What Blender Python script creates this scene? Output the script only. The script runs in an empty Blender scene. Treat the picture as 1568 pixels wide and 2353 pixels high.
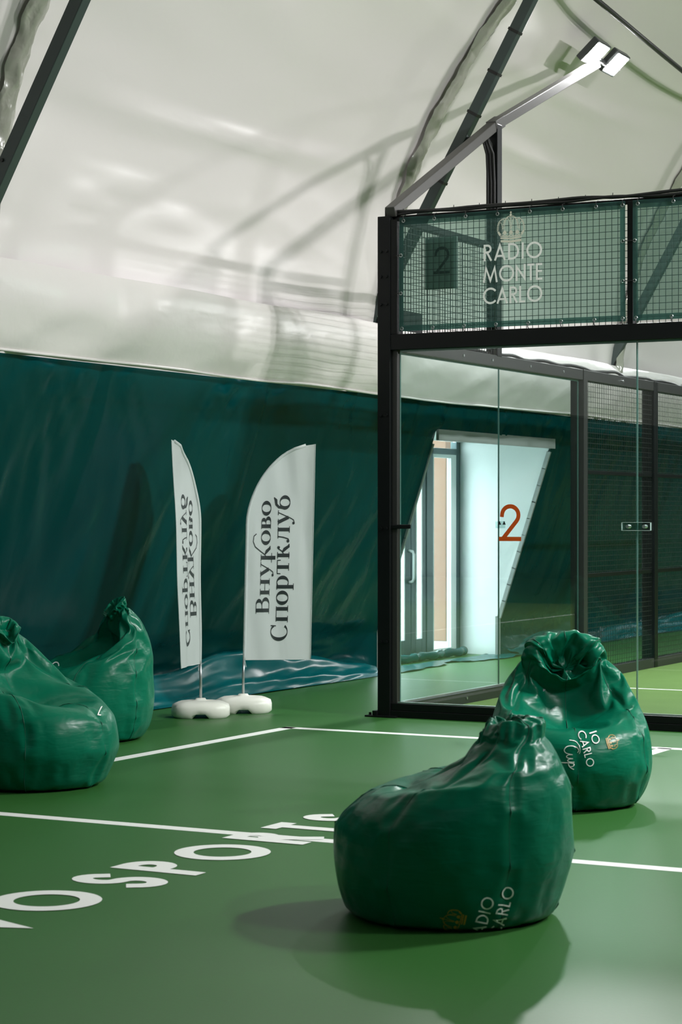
import bpy, math, random
import numpy as np
from mathutils import Vector, Matrix
from mathutils.bvhtree import BVHTree

S = bpy.context.scene
COL = S.collection
PI = math.pi
R = math.radians
random.seed(7)

# ------------------------------------------------------------------ camera
YAW = 27.92
cam_d = bpy.data.cameras.new('camera')
cam = bpy.data.objects.new('camera', cam_d)
COL.objects.link(cam)
cam.location = (7.394, -14.925, 1.609)
cam.rotation_euler = (R(90), 0, R(YAW))
cam_d.sensor_fit = 'VERTICAL'
cam_d.sensor_height = 36.0
cam_d.sensor_width = 24.0
cam_d.lens = 36.0 * 4812.8 / 2353.0
cam_d.shift_y = 6.1 / 2353.0
cam_d.clip_start = 0.1
cam_d.clip_end = 300
cam_d.dof.use_dof = True
cam_d.dof.focus_distance = 15.0
cam_d.dof.aperture_fstop = 6.3
S.camera = cam

# ------------------------------------------------------------------ world, exposure
W = bpy.data.worlds.new('world')
S.world = W
W.use_nodes = True
bg = W.node_tree.nodes['Background']
bg.inputs[0].default_value = (0.86, 0.94, 1.0, 1)
bg.inputs[1].default_value = 10.5
S.view_settings.view_transform = 'Standard'
S.view_settings.look = 'None'
S.view_settings.exposure = 0.0
S.view_settings.gamma = 1.0
S.view_settings.use_curve_mapping = False
LAMP_POWER = 2300.0      # radiance of each floodlight lens


# ------------------------------------------------------------------ materials
def mat(name, col, rough=0.5, metal=0.0, spec=0.5, bump=None, var=None, coat=0.0, sheen=0.0, trans=0.0):
    m = bpy.data.materials.new(name)
    m.use_nodes = True
    nt = m.node_tree
    b = nt.nodes['Principled BSDF']
    b.inputs['Base Color'].default_value = (*col, 1)
    b.inputs['Roughness'].default_value = rough
    b.inputs['Metallic'].default_value = metal
    b.inputs['Specular IOR Level'].default_value = spec
    if coat:
        b.inputs['Coat Weight'].default_value = coat
        b.inputs['Coat Roughness'].default_value = 0.15
    if sheen:
        b.inputs['Sheen Weight'].default_value = sheen
        b.inputs['Sheen Roughness'].default_value = 0.4
    tc = None
    def coords(scale, src='Object'):
        nonlocal tc
        if tc is None:
            tc = nt.nodes.new('ShaderNodeTexCoord')
        mp = nt.nodes.new('ShaderNodeMapping')
        mp.inputs['Scale'].default_value = scale
        nt.links.new(tc.outputs[src], mp.inputs[0])
        return mp.outputs[0]
    if bump:                       # list of (scale xyz, detail, distance, source)
        prev = None
        for sc, det, dist, src in bump:
            n = nt.nodes.new('ShaderNodeTexNoise')
            n.inputs['Scale'].default_value = 1.0
            n.inputs['Detail'].default_value = det
            n.inputs['Distortion'].default_value = 0.4
            nt.links.new(coords(sc, src), n.inputs['Vector'])
            bn = nt.nodes.new('ShaderNodeBump')
            bn.inputs['Distance'].default_value = dist
            bn.inputs['Strength'].default_value = 1.0
            nt.links.new(n.outputs[0], bn.inputs['Height'])
            if prev:
                nt.links.new(prev, bn.inputs['Normal'])
            prev = bn.outputs[0]
        nt.links.new(prev, b.inputs['Normal'])
    if var:                        # (scale xyz, colour 2, lo, hi)
        sc, c2, lo, hi = var
        n = nt.nodes.new('ShaderNodeTexNoise')
        n.inputs['Scale'].default_value = 1.0
        n.inputs['Detail'].default_value = 4
        nt.links.new(coords(sc), n.inputs['Vector'])
        rp = nt.nodes.new('ShaderNodeValToRGB')
        rp.color_ramp.elements[0].position = lo
        rp.color_ramp.elements[1].position = hi
        rp.color_ramp.elements[0].color = (*col, 1)
        rp.color_ramp.elements[1].color = (*c2, 1)
        nt.links.new(n.outputs[0], rp.inputs[0])
        nt.links.new(rp.outputs[0], b.inputs['Base Color'])
    if trans:                      # light shining through thin cloth
        t = nt.nodes.new('ShaderNodeBsdfTranslucent')
        t.inputs[0].default_value = (*col, 1)
        mx = nt.nodes.new('ShaderNodeMixShader')
        mx.inputs[0].default_value = trans
        nt.links.new(b.outputs[0], mx.inputs[1])
        nt.links.new(t.outputs[0], mx.inputs[2])
        nt.links.new(mx.outputs[0], nt.nodes['Material Output'].inputs[0])
    return m


def glass_mat(name, tint=(0.93, 0.97, 0.96), gloss_rough=0.0):
    m = bpy.data.materials.new(name)
    m.use_nodes = True
    nt = m.node_tree
    nt.nodes.remove(nt.nodes['Principled BSDF'])
    tr = nt.nodes.new('ShaderNodeBsdfTransparent')
    tr.inputs[0].default_value = (*tint, 1)
    gl = nt.nodes.new('ShaderNodeBsdfGlossy')
    gl.inputs['Roughness'].default_value = gloss_rough
    # Schlick reflectance of a thin pane, the same from either face
    lw = nt.nodes.new('ShaderNodeLayerWeight')
    lw.inputs['Blend'].default_value = 0.5
    pw = nt.nodes.new('ShaderNodeMath'); pw.operation = 'POWER'; pw.inputs[1].default_value = 5.0
    nt.links.new(lw.outputs['Facing'], pw.inputs[0])
    ml = nt.nodes.new('ShaderNodeMath'); ml.operation = 'MULTIPLY_ADD'
    ml.inputs[1].default_value = 0.90; ml.inputs[2].default_value = 0.035
    nt.links.new(pw.outputs[0], ml.inputs[0])
    mx = nt.nodes.new('ShaderNodeMixShader')
    nt.links.new(ml.outputs[0], mx.inputs[0])
    nt.links.new(tr.outputs[0], mx.inputs[1])
    nt.links.new(gl.outputs[0], mx.inputs[2])
    nt.links.new(mx.outputs[0], nt.nodes['Material Output'].inputs[0])
    return m


def veil_mat(name, through, col, fac):
    """open-weave banner cloth: part see-through, part dyed cloth"""
    m = bpy.data.materials.new(name)
    m.use_nodes = True
    nt = m.node_tree
    b = nt.nodes['Principled BSDF']
    b.inputs['Base Color'].default_value = (*col, 1)
    b.inputs['Roughness'].default_value = 0.6
    tl = nt.nodes.new('ShaderNodeBsdfTranslucent')
    tl.inputs[0].default_value = (*col, 1)
    m1 = nt.nodes.new('ShaderNodeMixShader')
    m1.inputs[0].default_value = 0.5
    nt.links.new(b.outputs[0], m1.inputs[1])
    nt.links.new(tl.outputs[0], m1.inputs[2])
    tr = nt.nodes.new('ShaderNodeBsdfTransparent')
    tr.inputs[0].default_value = (*through, 1)
    m2 = nt.nodes.new('ShaderNodeMixShader')
    m2.inputs[0].default_value = fac
    nt.links.new(tr.outputs[0], m2.inputs[1])
    nt.links.new(m1.outputs[0], m2.inputs[2])
    nt.links.new(m2.outputs[0], nt.nodes['Material Output'].inputs[0])
    return m


def emit_mat(name, col, strength):
    m = bpy.data.materials.new(name)
    m.use_nodes = True
    nt = m.node_tree
    nt.nodes.remove(nt.nodes['Principled BSDF'])
    e = nt.nodes.new('ShaderNodeEmission')
    e.inputs[0].default_value = (*col, 1)
    e.inputs[1].default_value = strength
    nt.links.new(e.outputs[0], nt.nodes['Material Output'].inputs[0])
    return m


M = {}
M['floor'] = mat('court_paint', (0.028, 0.118, 0.023), 0.40, spec=0.30,
                 bump=[((60, 60, 60), 3, 0.0004, 'Object')],
                 var=((0.5, 0.5, 0.5), (0.031, 0.130, 0.025), 0.3, 0.7))
M['turf'] = mat('padel_turf', (0.085, 0.155, 0.034), 0.8, spec=0.2,
                bump=[((140, 140, 140), 2, 0.003, 'Object')],
                var=((3, 3, 3), (0.098, 0.172, 0.040), 0.3, 0.7))
M['paint_white'] = mat('white_line_paint', (0.82, 0.83, 0.80), 0.5)
M['membrane'] = mat('white_membrane', (0.68, 0.635, 0.625), 0.33, spec=0.5,
                    bump=[((1.2, 0.5, 1.2), 2, 0.03, 'Object'), ((5, 2, 5), 2, 0.004, 'Object')])
M['skirt'] = mat('white_skirt_sheet', (0.68, 0.645, 0.63), 0.30, spec=0.5,
                 bump=[((3, 1.5, 3), 2, 0.015, 'Object'), ((9, 7, 9), 2, 0.003, 'Object')])
M['pocket'] = mat('clear_crinkled_strip', (0.33, 0.33, 0.28), 0.2, spec=0.5,
                  bump=[((10, 10, 8), 2, 0.012, 'Object')])
M['curtain'] = mat('green_curtain_sheet', (0.000, 0.040, 0.041), 0.26, spec=0.12,
                   bump=[((2.0, 2.5, 0.5), 2, 0.02, 'Object'), ((9, 9, 4), 2, 0.003, 'Object')])
M['tarp'] = mat('teal_tarpaulin', (0.000, 0.085, 0.092), 0.26, spec=0.13,
                bump=[((3, 2, 3), 2, 0.012, 'Object')])
M['black_steel'] = mat('black_powder_steel', (0.004, 0.005, 0.005), 0.4, spec=0.2)
M['rail_steel'] = mat('grey_black_steel', (0.03, 0.03, 0.029), 0.4, spec=0.35)
M['arm_steel'] = mat('satin_dark_steel', (0.055, 0.052, 0.048), 0.42, spec=0.4)
M['beam_steel'] = mat('dark_green_grey_beam', (0.035, 0.05, 0.048), 0.45, spec=0.5)
M['galv'] = mat('galvanised_steel', (0.5, 0.52, 0.52), 0.3, metal=0.9)
M['wire'] = mat('black_wire', (0.02, 0.022, 0.02), 0.4)
M['cable'] = mat('black_cable', (0.006, 0.006, 0.006), 0.5)
M['glass'] = glass_mat('court_glass')
M['glass_edge'] = mat('glass_edge', (0.10, 0.20, 0.18), 0.15, spec=0.6)
M['clamp_edge'] = mat('pale_acrylic_edge', (0.5, 0.6, 0.58), 0.2)
M['acrylic'] = glass_mat('clear_acrylic', (0.85, 0.93, 0.92), 0.05)
M['veil'] = veil_mat('green_banner_cloth', (0.40, 0.54, 0.47), (0.08, 0.16, 0.14), 0.26)
M['veil_hem'] = veil_mat('green_banner_hem', (0.26, 0.40, 0.36), (0.045, 0.12, 0.11), 0.55)
M['print_white'] = mat('white_print', (0.85, 0.85, 0.82), 0.5)
M['print_cream'] = mat('cream_print', (0.68, 0.66, 0.55), 0.5)
M['print_gold'] = mat('gold_print', (0.40, 0.24, 0.03), 0.4)
M['print_black'] = mat('black_print', (0.018, 0.026, 0.027), 0.5)
M['orange'] = mat('orange_vinyl', (0.62, 0.085, 0.005), 0.4)
M['sign'] = mat('pale_sign_board', (0.45, 0.5, 0.5), 0.5)
M['flag'] = mat('white_flag_cloth', (0.70, 0.74, 0.73), 0.6, trans=0.35,
                bump=[((5, 5, 1.2), 2, 0.012, 'Object')])
M['plastic'] = mat('white_plastic', (0.80, 0.80, 0.72), 0.35)
M['pole'] = mat('grey_alloy_pole', (0.45, 0.47, 0.47), 0.3, metal=0.7)
M['bag'] = mat('green_bag_cloth', (0.000, 0.128, 0.068), 0.33, spec=0.18,
               bump=[((9, 9, 9), 2, 0.006, 'Object'), ((7, 7, 30), 2, 0.003, 'Object')])
M['seam'] = mat('dark_green_seam', (0.000, 0.075, 0.042), 0.6)
M['tag'] = mat('grey_care_tag', (0.35, 0.36, 0.37), 0.5)
M['reveal'] = mat('white_plaster', (0.80, 0.82, 0.82), 0.6)
M['door_frame'] = mat('grey_door_frame', (0.10, 0.145, 0.155), 0.4)
M['trim_grey'] = mat('grey_trim', (0.30, 0.32, 0.31), 0.5)
M['handle_white'] = mat('white_handle', (0.75, 0.78, 0.78), 0.3)
M['pavement'] = mat('pale_pavement', (0.55, 0.56, 0.55), 0.8)
M['timber'] = mat('red_brown_timber', (0.24, 0.12, 0.075), 0.7)
M['hedge'] = mat('hedge_green', (0.10, 0.22, 0.06), 0.8)
M['lens'] = emit_mat('floodlight_lens', (1.0, 1.0, 1.0), LAMP_POWER)
M['lens_small'] = emit_mat('small_floodlight_lens', (1.0, 1.0, 1.0), LAMP_POWER * 0.75)
M['lens_near'] = emit_mat('near_floodlight_lens', (1.0, 1.0, 1.0), LAMP_POWER * 1.8)
M['lamp_body'] = mat('dark_lamp_body', (0.05, 0.055, 0.055), 0.4, metal=0.3)


# ------------------------------------------------------------------ helpers
class MB:
    def __init__(self):
        self.v = []
        self.f = []
        self.uv = None

    def quad(self, *p):
        n = len(self.v)
        self.v += [tuple(q) for q in p]
        self.f.append(tuple(range(n, n + len(p))))
        return self

    def box(self, lo, hi):
        x0, y0, z0 = lo
        x1, y1, z1 = hi
        n = len(self.v)
        self.v += [(x0, y0, z0), (x1, y0, z0), (x1, y1, z0), (x0, y1, z0),
                   (x0, y0, z1), (x1, y0, z1), (x1, y1, z1), (x0, y1, z1)]
        self.f += [tuple(n + i for i in q) for q in
                   ((0, 3, 2, 1), (4, 5, 6, 7), (0, 1, 5, 4), (1, 2, 6, 5), (2, 3, 7, 6), (3, 0, 4, 7))]
        return self

    def bar(self, a, b, w, h, up=(0, 0, 1), ext=0.0):
        """rectangular section bar from a to b, w across, h along up"""
        a = Vector(a); b = Vector(b)
        d = (b - a).normalized()
        a = a - d * ext; b = b + d * ext
        up = Vector(up)
        s = d.cross(up).normalized()
        u = s.cross(d).normalized()
        n = len(self.v)
        for p in (a, b):
            for i, j in ((-1, -1), (1, -1), (1, 1), (-1, 1)):
                self.v.append(tuple(p + s * (w / 2 * i) + u * (h / 2 * j)))
        self.f += [tuple(n + i for i in q) for q in
                   ((0, 1, 2, 3), (7, 6, 5, 4), (0, 4, 5, 1), (1, 5, 6, 2), (2, 6, 7, 3), (3, 7, 4, 0))]
        return self

    def tube(self, path, r, n=8, caps=True):
        P = [Vector(p) for p in path]
        k = len(P)
        rs = r if isinstance(r, (list, tuple)) else [r] * k
        base = len(self.v)
        ref = Vector((0.13, 0.31, 0.94))
        for i, p in enumerate(P):
            d = (P[min(i + 1, k - 1)] - P[max(i - 1, 0)])
            if d.length < 1e-9:
                d = Vector((0, 0, 1))
            d.normalize()
            if abs(d.dot(ref)) > 0.97:
                ref = Vector((0.94, 0.13, 0.31))
            s = d.cross(ref).normalized()
            u = s.cross(d).normalized()
            ref = u
            for j in range(n):
                t = 2 * PI * j / n
                self.v.append(tuple(p + s * (math.cos(t) * rs[i]) + u * (math.sin(t) * rs[i])))
        for i in range(k - 1):
            for j in range(n):
                a = base + i * n + j
                b = base + i * n + (j + 1) % n
                self.f.append((a, b, b + n, a + n))
        if caps:
            self.f.append(tuple(base + j for j in reversed(range(n))))
            self.f.append(tuple(base + (k - 1) * n + j for j in range(n)))
        return self

    def lathe(self, prof, c=(0, 0, 0), n=24):
        base = len(self.v)
        for r, z in prof:
            for j in range(n):
                t = 2 * PI * j / n
                self.v.append((c[0] + r * math.cos(t), c[1] + r * math.sin(t), c[2] + z))
        for i in range(len(prof) - 1):
            for j in range(n):
                a = base + i * n + j
                b = base + i * n + (j + 1) % n
                self.f.append((a, b, b + n, a + n))
        return self

    def grid(self, A, keep=None):
        """A: array (n, m, 3)"""
        n, m = A.shape[:2]
        base = len(self.v)
        self.v += [tuple(p) for p in A.reshape(-1, 3).tolist()]
        for i in range(n - 1):
            for j in range(m - 1):
                if keep is None or keep[i, j]:
                    self.f.append((base + i * m + j, base + i * m + j + 1, base + (i + 1) * m + j + 1, base + (i + 1) * m + j))
        return self

    def build(self, name, m, parent=None, smooth=False, bevel=0.0, solid=0.0, loc=None):
        me = bpy.data.meshes.new(name)
        me.from_pydata(self.v, [], self.f)
        me.update()
        if smooth:
            me.polygons.foreach_set('use_smooth', [True] * len(me.polygons))
        o = bpy.data.objects.new(name, me)
        COL.objects.link(o)
        me.materials.append(m if not isinstance(m, str) else M[m])
        if parent is not None:
            o.parent = parent
        if loc is not None:
            o.location = loc
        if bevel:
            b = o.modifiers.new('bevel', 'BEVEL')
            b.width = bevel
            b.segments = 2
            b.limit_method = 'ANGLE'
        if solid:
            s = o.modifiers.new('solid', 'SOLIDIFY')
            s.thickness = solid
            s.offset = 0
        return o


def tag(o, label=None, cat=None, group=None, kind=None):
    if label: o['label'] = label
    if cat: o['category'] = cat
    if group: o['group'] = group
    if kind: o['kind'] = kind
    return o


def empty(name, loc, label, cat, rz=0.0, group=None):
    o = bpy.data.objects.new(name, None)
    COL.objects.link(o)
    o.location = loc
    o.rotation_euler = (0, 0, rz)
    o.empty_display_size = 0.1
    return tag(o, label, cat, group)


def struct(o, label=None):
    o['kind'] = 'structure'
    if label: o['label'] = label
    return o


_rng = np.random.RandomState(11)
_LAT = _rng.rand(128, 128)


def vnoise(x, y):
    """smooth value noise in -1..1"""
    x = np.asarray(x, float); y = np.asarray(y, float)
    xi = np.floor(x).astype(int); yi = np.floor(y).astype(int)
    fx = x - xi; fy = y - yi
    fx = fx * fx * fx * (fx * (fx * 6 - 15) + 10); fy = fy * fy * fy * (fy * (fy * 6 - 15) + 10)
    g = lambda a, b: _LAT[a % 128, b % 128]
    v = (g(xi, yi) * (1 - fx) * (1 - fy) + g(xi + 1, yi) * fx * (1 - fy)
         + g(xi, yi + 1) * (1 - fx) * fy + g(xi + 1, yi + 1) * fx * fy)
    return v * 2 - 1


def fbm(x, y, o=3):
    r = 0; a = 1
    for k in range(o):
        r = r + a * vnoise(x * 2 ** k + 17.3 * k, y * 2 ** k + 5.1 * k)
        a *= 0.5
    return r / 1.75


def smooth_path(pts, n):
    """Catmull-Rom through pts, n samples"""
    P = np.array(pts, float)
    k = len(P)
    t = np.linspace(0, k - 1, n)
    i = np.clip(np.floor(t).astype(int), 0, k - 2)
    f = (t - i)[:, None]
    p0 = P[np.clip(i - 1, 0, k - 1)]; p1 = P[i]; p2 = P[i + 1]; p3 = P[np.clip(i + 2, 0, k - 1)]
    return 0.5 * (2 * p1 + (p2 - p0) * f + (2 * p0 - 5 * p1 + 4 * p2 - p3) * f ** 2 + (3 * p1 - p0 - 3 * p2 + p3) * f ** 3)


# ------------------------------------------------------------------ lettering
def arc(cx, cy, rx, ry, a0, a1, n=20):
    return [(cx + rx * math.cos(R(a0 + (a1 - a0) * i / n)), cy + ry * math.sin(R(a0 + (a1 - a0) * i / n))) for i in range(n + 1)]


def caps_font(w):
    """geometric sans capitals: char -> (width, strokes); every stroke is a centre line"""
    h = w / 2
    T = 1 - h
    B = h
    m = 0.5
    G = {}
    G['I'] = (w, [[(h, B), (h, T)]])
    G['O'] = (1.0, [arc(.5, .5, .5 - h, .5 - h, 0, 360, 44)])
    G['C'] = (.80, [arc(.5, .5, .5 - h, .5 - h, 48, 312, 34)])
    G['A'] = (.72, [[(h, B), (.36, T - .04), (.72 - h, B)], [(.20, .27), (.52, .27)]])
    G['V'] = (.72, [[(h, T), (.36, B + .04), (.72 - h, T)]])
    G['R'] = (.52, [[(h, B), (h, T), (.24, T)] + arc(.24, .73, .25 - h * .6, .27 - h, 90, -90, 16) + [(h, .46 + h)],
                    [(.22, .46 + h), (.50 - h * .5, B)]])
    G['P'] = (.52, [[(h, B), (h, T), (.24, T)] + arc(.24, .71, .26 - h * .6, .29 - h, 90, -90, 16) + [(h, .42 + h)]])
    G['D'] = (.70, [[(h, B), (h, T), (.24, T)] + arc(.24, .5, .46 - h, .5 - h, 90, -90, 26) + [(h, B), (h, B + .02)]])
    G['M'] = (.98, [[(h * 1.0, B), (.20, T - .06), (.49, B + .06), (.78, T - .06), (.98 - h, B)]])
    G['N'] = (.66, [[(h, B), (h, T - .08), (.66 - h, B + .08), (.66 - h, T)]])
    G['T'] = (.48, [[(h, T), (.48 - h, T)], [(.24, T), (.24, B)]])
    G['E'] = (.42, [[(.42 - h, T), (h, T), (h, B), (.42 - h, B)], [(h, .53), (.40 - h, .53)]])
    G['L'] = (.40, [[(h, T), (h, B), (.40 - h, B)]])
    G['U'] = (.62, [[(h, T), (h, .31)] + arc(.31, .31, .31 - h, .31 - h, 180, 360, 18) + [(.62 - h, T)]])
    G['K'] = (.56, [[(h, B), (h, T)], [(.54 - h, T), (h + .04, .48)], [(.16, .56), (.56 - h, B)]])
    G['S'] = (.52, [arc(.26, .5 + (.25 - h / 2), .22 - h * .6, .25 - h / 2, 35, 270, 18) + arc(.26, .25 + h / 2, .24 - h * .6, .25 - h / 2, 90, -150, 18)[1:]])
    G['2'] = (.62, [arc(.30, .70, .30 - h, .30 - h, 178, -38, 26) + [(.09, B + .015)], [(h * .4, B), (.62 - h, B)]])
    G[' '] = (.30, [])
    return G


def ribbon(pts, w, cap=True):
    """list of (u,v) centre-line -> left/right outline with mitred joints; w number or list"""
    P = [Vector(p) for p in pts]
    n = len(P)
    ws = w if isinstance(w, (list, tuple)) else [w] * n
    closed = (P[0] - P[-1]).length < 1e-6 and n > 3
    if cap and not closed:
        d = (P[0] - P[1]).normalized(); P[0] = P[0] + d * ws[0] / 2
        d = (P[-1] - P[-2]).normalized(); P[-1] = P[-1] + d * ws[-1] / 2
    out = []
    for i in range(n):
        if closed:
            a = P[(i - 1) % (n - 1)] if i else P[n - 2]
            b = P[(i + 1) % (n - 1)] if i < n - 1 else P[1]
        else:
            a = P[max(i - 1, 0)]
            b = P[min(i + 1, n - 1)]
        d1 = (P[i] - a); d2 = (b - P[i])
        if d1.length < 1e-9: d1 = d2
        if d2.length < 1e-9: d2 = d1
        d1 = d1.normalized(); d2 = d2.normalized()
        t = d1 + d2
        t = d2 if t.length < 1e-4 else t.normalized()
        nn = Vector((-t.y, t.x))
        c = max(0.33, abs(nn.dot(Vector((-d2.y, d2.x)))))
        out.append((P[i] + nn * (ws[i] / 2 / c), P[i] - nn * (ws[i] / 2 / c)))
    return out


def strokes_to_quads(strokes, w, step=None):
    quads = []
    for s in strokes:
        ws = w
        cap = True
        if isinstance(s, tuple):           # (points, widths, cap)
            s, ws, cap = s
        if step:
            q = [s[0]]; qw = [ws[0]] if isinstance(ws, list) else None
            for i in range(1, len(s)):
                L = math.dist(s[i - 1], s[i])
                k = max(1, int(L / step))
                for j in range(1, k + 1):
                    f = j / k
                    q.append((s[i - 1][0] + (s[i][0] - s[i - 1][0]) * f, s[i - 1][1] + (s[i][1] - s[i - 1][1]) * f))
                    if qw is not None:
                        qw.append(ws[i - 1] + (ws[i] - ws[i - 1]) * f)
            s = q
            ws = qw if qw is not None else ws
        o = ribbon(s, ws, cap)
        for (a, b), (c, d) in zip(o[:-1], o[1:]):
            quads.append((a, b, d, c))
    return quads


def text_quads(txt, font, w, gap=0.16, step=None, width=None):
    """cap height 1, starts at u=0; returns quads of (u,v) and total width"""
    x = 0
    out = []
    adv = []
    for ch in txt:
        gw, st = font[ch]
        adv.append((x, st)); x += gw + gap
    x -= gap
    sx = (width / x) if width else 1.0
    for x0, st in adv:
        mv = []
        for s in st:
            if isinstance(s, tuple):
                mv.append(([(p[0] + x0, p[1]) for p in s[0]], s[1], s[2]))
            else:
                mv.append([(p[0] + x0, p[1]) for p in s])
        for q in strokes_to_quads(mv, w, step):
            out.append([(p[0] * sx, p[1]) for p in q])
    return out, x * sx


def serif_font():
    """high-contrast Cyrillic serif; lower-case x-height 1 (capitals 1.42)"""
    t, k = 0.05, 0.235
    def stem(x, y0=0, y1=1): return ([(x, y0), (x, y1)], [k, k], False)
    def serif(x, y, wd=.44): return ([(x - wd / 2, y), (x + wd / 2, y)], [t, t], False)
    def hair(pts, wd=t): return (pts, [wd] * len(pts), False)
    def diag(a, b, wd=k): return ([a, b], [wd, wd], False)
    def ring(cx, cy, rx, ry, a0=0, a1=360, n=44):
        p = arc(cx, cy, rx, ry, a0, a1, n)
        wd = [t + (k - t) * abs(math.cos(R(a0 + (a1 - a0) * i / n))) ** 1.6 for i in range(n + 1)]
        return (p, wd, False)
    G = {}
    z = t / 2
    G['о'] = (.92, [ring(.46, .5, .36, .5 - z)])
    G['н'] = (1.12, [stem(.22), stem(.90), hair([(.22, .5), (.90, .5)]), serif(.22, z), serif(.22, 1 - z), serif(.90, z), serif(.90, 1 - z)])
    G['п'] = (1.12, [stem(.22), stem(.90), hair([(.05, 1 - z), (1.07, 1 - z)]), serif(.22, z), serif(.90, z)])
    G['в'] = (.86, [stem(.22), hair([(.04, 1 - z), (.45, 1 - z)]), hair([(.04, z), (.48, z)]), hair([(.22, .52), (.46, .52)]),
                    ring(.44, .76, .20, .24 - z, 90, -90, 18), ring(.48, .27, .25, .25, 90, -90, 20)])
    G['у'] = (1.0, [diag((.20, 1), (.54, .12), k), hair([(.86, 1), (.50, -.02), (.36, -.30), (.20, -.36)], .06), serif(.22, 1 - z, .42), serif(.84, 1 - z, .34),
                    (arc(.16, -.30, .05, .05, 0, 350, 12), [.1] * 13, False)])
    G['к'] = (1.0, [stem(.22, -.02, 1), serif(.22, z), serif(.22, 1 - z), hair([(.24, .42), (.50, .62), (.66, .92)], .07),
                    (arc(.74, .90, .05, .05, 0, 350, 12), [.12] * 13, False), ([(.42, .58), (.62, .40), (.82, .06), (.98, .02)], [.10, k, k * .8, .05], False)])
    # the tall variant in the upper line: long swash over the next letter
    G['к1'] = (1.0, [stem(.22, -.55, 1), serif(.22, 1 - z), hair([(.24, .40), (.44, .62), (.66, 1.10), (.92, 1.62), (1.25, 1.84), (1.60, 1.78), (1.75, 1.52)], .07),
                     ([(.42, .58), (.62, .40), (.82, .06), (.98, .02)], [.10, k, k * .8, .05], False), serif(.22, -.15, .62)])
    G['р'] = (.98, [stem(.22, -.40, 1), serif(.22, -.40), hair([(.02, 1 - z), (.24, 1 - z)]), ring(.50, .5, .34, .5 - z, 118, -118, 34)])
    G['т'] = (1.0, [stem(.5), serif(.5, z, .5), hair([(.05, 1 - z), (.95, 1 - z)]), hair([(.07, 1), (.05, .70)], .06), hair([(.93, 1), (.95, .70)], .06)])
    G['л'] = (1.1, [stem(.88), serif(.88, z), hair([(.28, 1 - z), (1.05, 1 - z)]), hair([(.42, .98), (.36, .5), (.26, .12), (.14, .06)], .075),
                    (arc(.12, .13, .05, .05, 0, 350, 12), [.12] * 13, False)])
    G['б'] = (.94, [ring(.47, .44, .36, .44 - z), ([(.12, .5), (.16, .95), (.34, 1.16), (.62, 1.20), (.80, 1.36)], [k * .8, .16, .18, .22, .06], False)])
    C = 1.42
    G['С'] = (1.18, [ring(.62, C / 2, .5, C / 2 - z, 42, 318, 38), hair([(1.02, 1.42), (1.0, .98)], .07)])
    G['В'] = (1.14, [stem(.26, 0, C), hair([(.04, C - z), (.60, C - z)]), hair([(.04, z), (.62, z)]), hair([(.26, .76), (.6, .76)]),
                     ring(.58, 1.09, .30, .33 - z, 90, -90, 20), ring(.62, .39, .36, .37, 90, -90, 22)])
    return G


def flat_text(mb, quads, O, U, V, sc, off=(0, 0, 0)):
    """put (u,v) quads in 3-D: O + U*u*sc + V*v*sc"""
    O = Vector(O); U = Vector(U); V = Vector(V); off = Vector(off)
    W_ = U.cross(V) * 6e-6                 # overlapping strokes never share one plane
    for i, q in enumerate(quads):
        mb.quad(*[O + off + W_ * i + U * (p[0] * sc) + V * (p[1] * sc) for p in q])


def crown_quads(step=None):
    """royal crown, unit width about 1, base at v=0"""
    st = []
    st += [([(-.36, .06), (0, .03), (.36, .06)], [.07] * 3, False), ([(-.37, .16), (0, .125), (.37, .16)], [.05] * 3, False),
           ([(-.38, .225), (-.2, .20), (0, .195), (.2, .20), (.38, .225)], [.03] * 5, False)]
    for x in (-.22, 0, .22):
        st.append(([(x - .08, .22), (x, .27), (x + .08, .22)], [.02] * 3, False))
        st.append(([(x, .28), (x, .34), (x, .40)], [.13, .13, .03], False))
    for s in (-1, 1):
        st.append(([(s * .37, .25), (s * .45, .37)], [.08, .06], False))
        for a in range(11):                   # beaded outer arches
            t = a / 10
            x = s * (.47 + .03 * math.sin(t * PI) - .22 * t ** 1.5)
            y = .40 + .36 * math.sin(t * PI / 2)
            st.append((arc(x, y, .010, .010, 0, 300, 5), [.024] * 6, False))
        for a in range(11):
            t = a / 10
            x = s * (.28 - .26 * t ** 1.8)
            y = .46 + .38 * math.sin(t * PI / 2)
            st.append((arc(x, y, .010, .010, 0, 300, 5), [.024] * 6, False))
        st.append((arc(s * .13, .44, .10, .34, 0, 180, 14), [.016] * 15, False))
        st.append((arc(s * .37, .40, .07, .26, 0, 180, 12), [.014] * 13, False))
    for a in range(8):
        st.append((arc(0, .44 + a * .05, .010, .010, 0, 300, 5), [.022] * 6, False))
    st.append((arc(0, .88, .022, .022, 0, 340, 8), [.045] * 9, False))
    st += [([(0, .90), (0, 1.0)], [.025, .03], False), ([(-.035, .965), (.035, .965)], [.025] * 2, False)]
    return strokes_to_quads(st, .02, step)


FUT = caps_font(0.125)
BOLD = caps_font(0.20)

# ------------------------------------------------------------------ tent profile (X across, Z up); Y runs along the hall
HALL_Y = (-24.0, 34.0)
WALL = [(-2.15, 0.0), (-2.22, 0.05), (-2.32, 0.20), (-2.30, 0.42), (-2.16, 0.65), (-1.96, 1.14), (-1.74, 1.80), (-1.54, 2.43), (-1.44, 2.80)]
ROOF = [(-1.40, 2.72), (-1.34, 3.2), (-1.26, 3.8), (-1.12, 4.45), (-0.88, 5.0), (-0.58, 5.5), (-0.25, 5.98), (0.2, 6.45), (1.0, 7.15),
        (2.2, 7.95), (4.0, 8.8), (6.5, 9.5), (10.0, 10.0), (14.0, 10.2)]
RIBS = [-15.7, -9.7, -3.7, 2.2, 8.4, 14.4, 20.4, 26.4]


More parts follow.
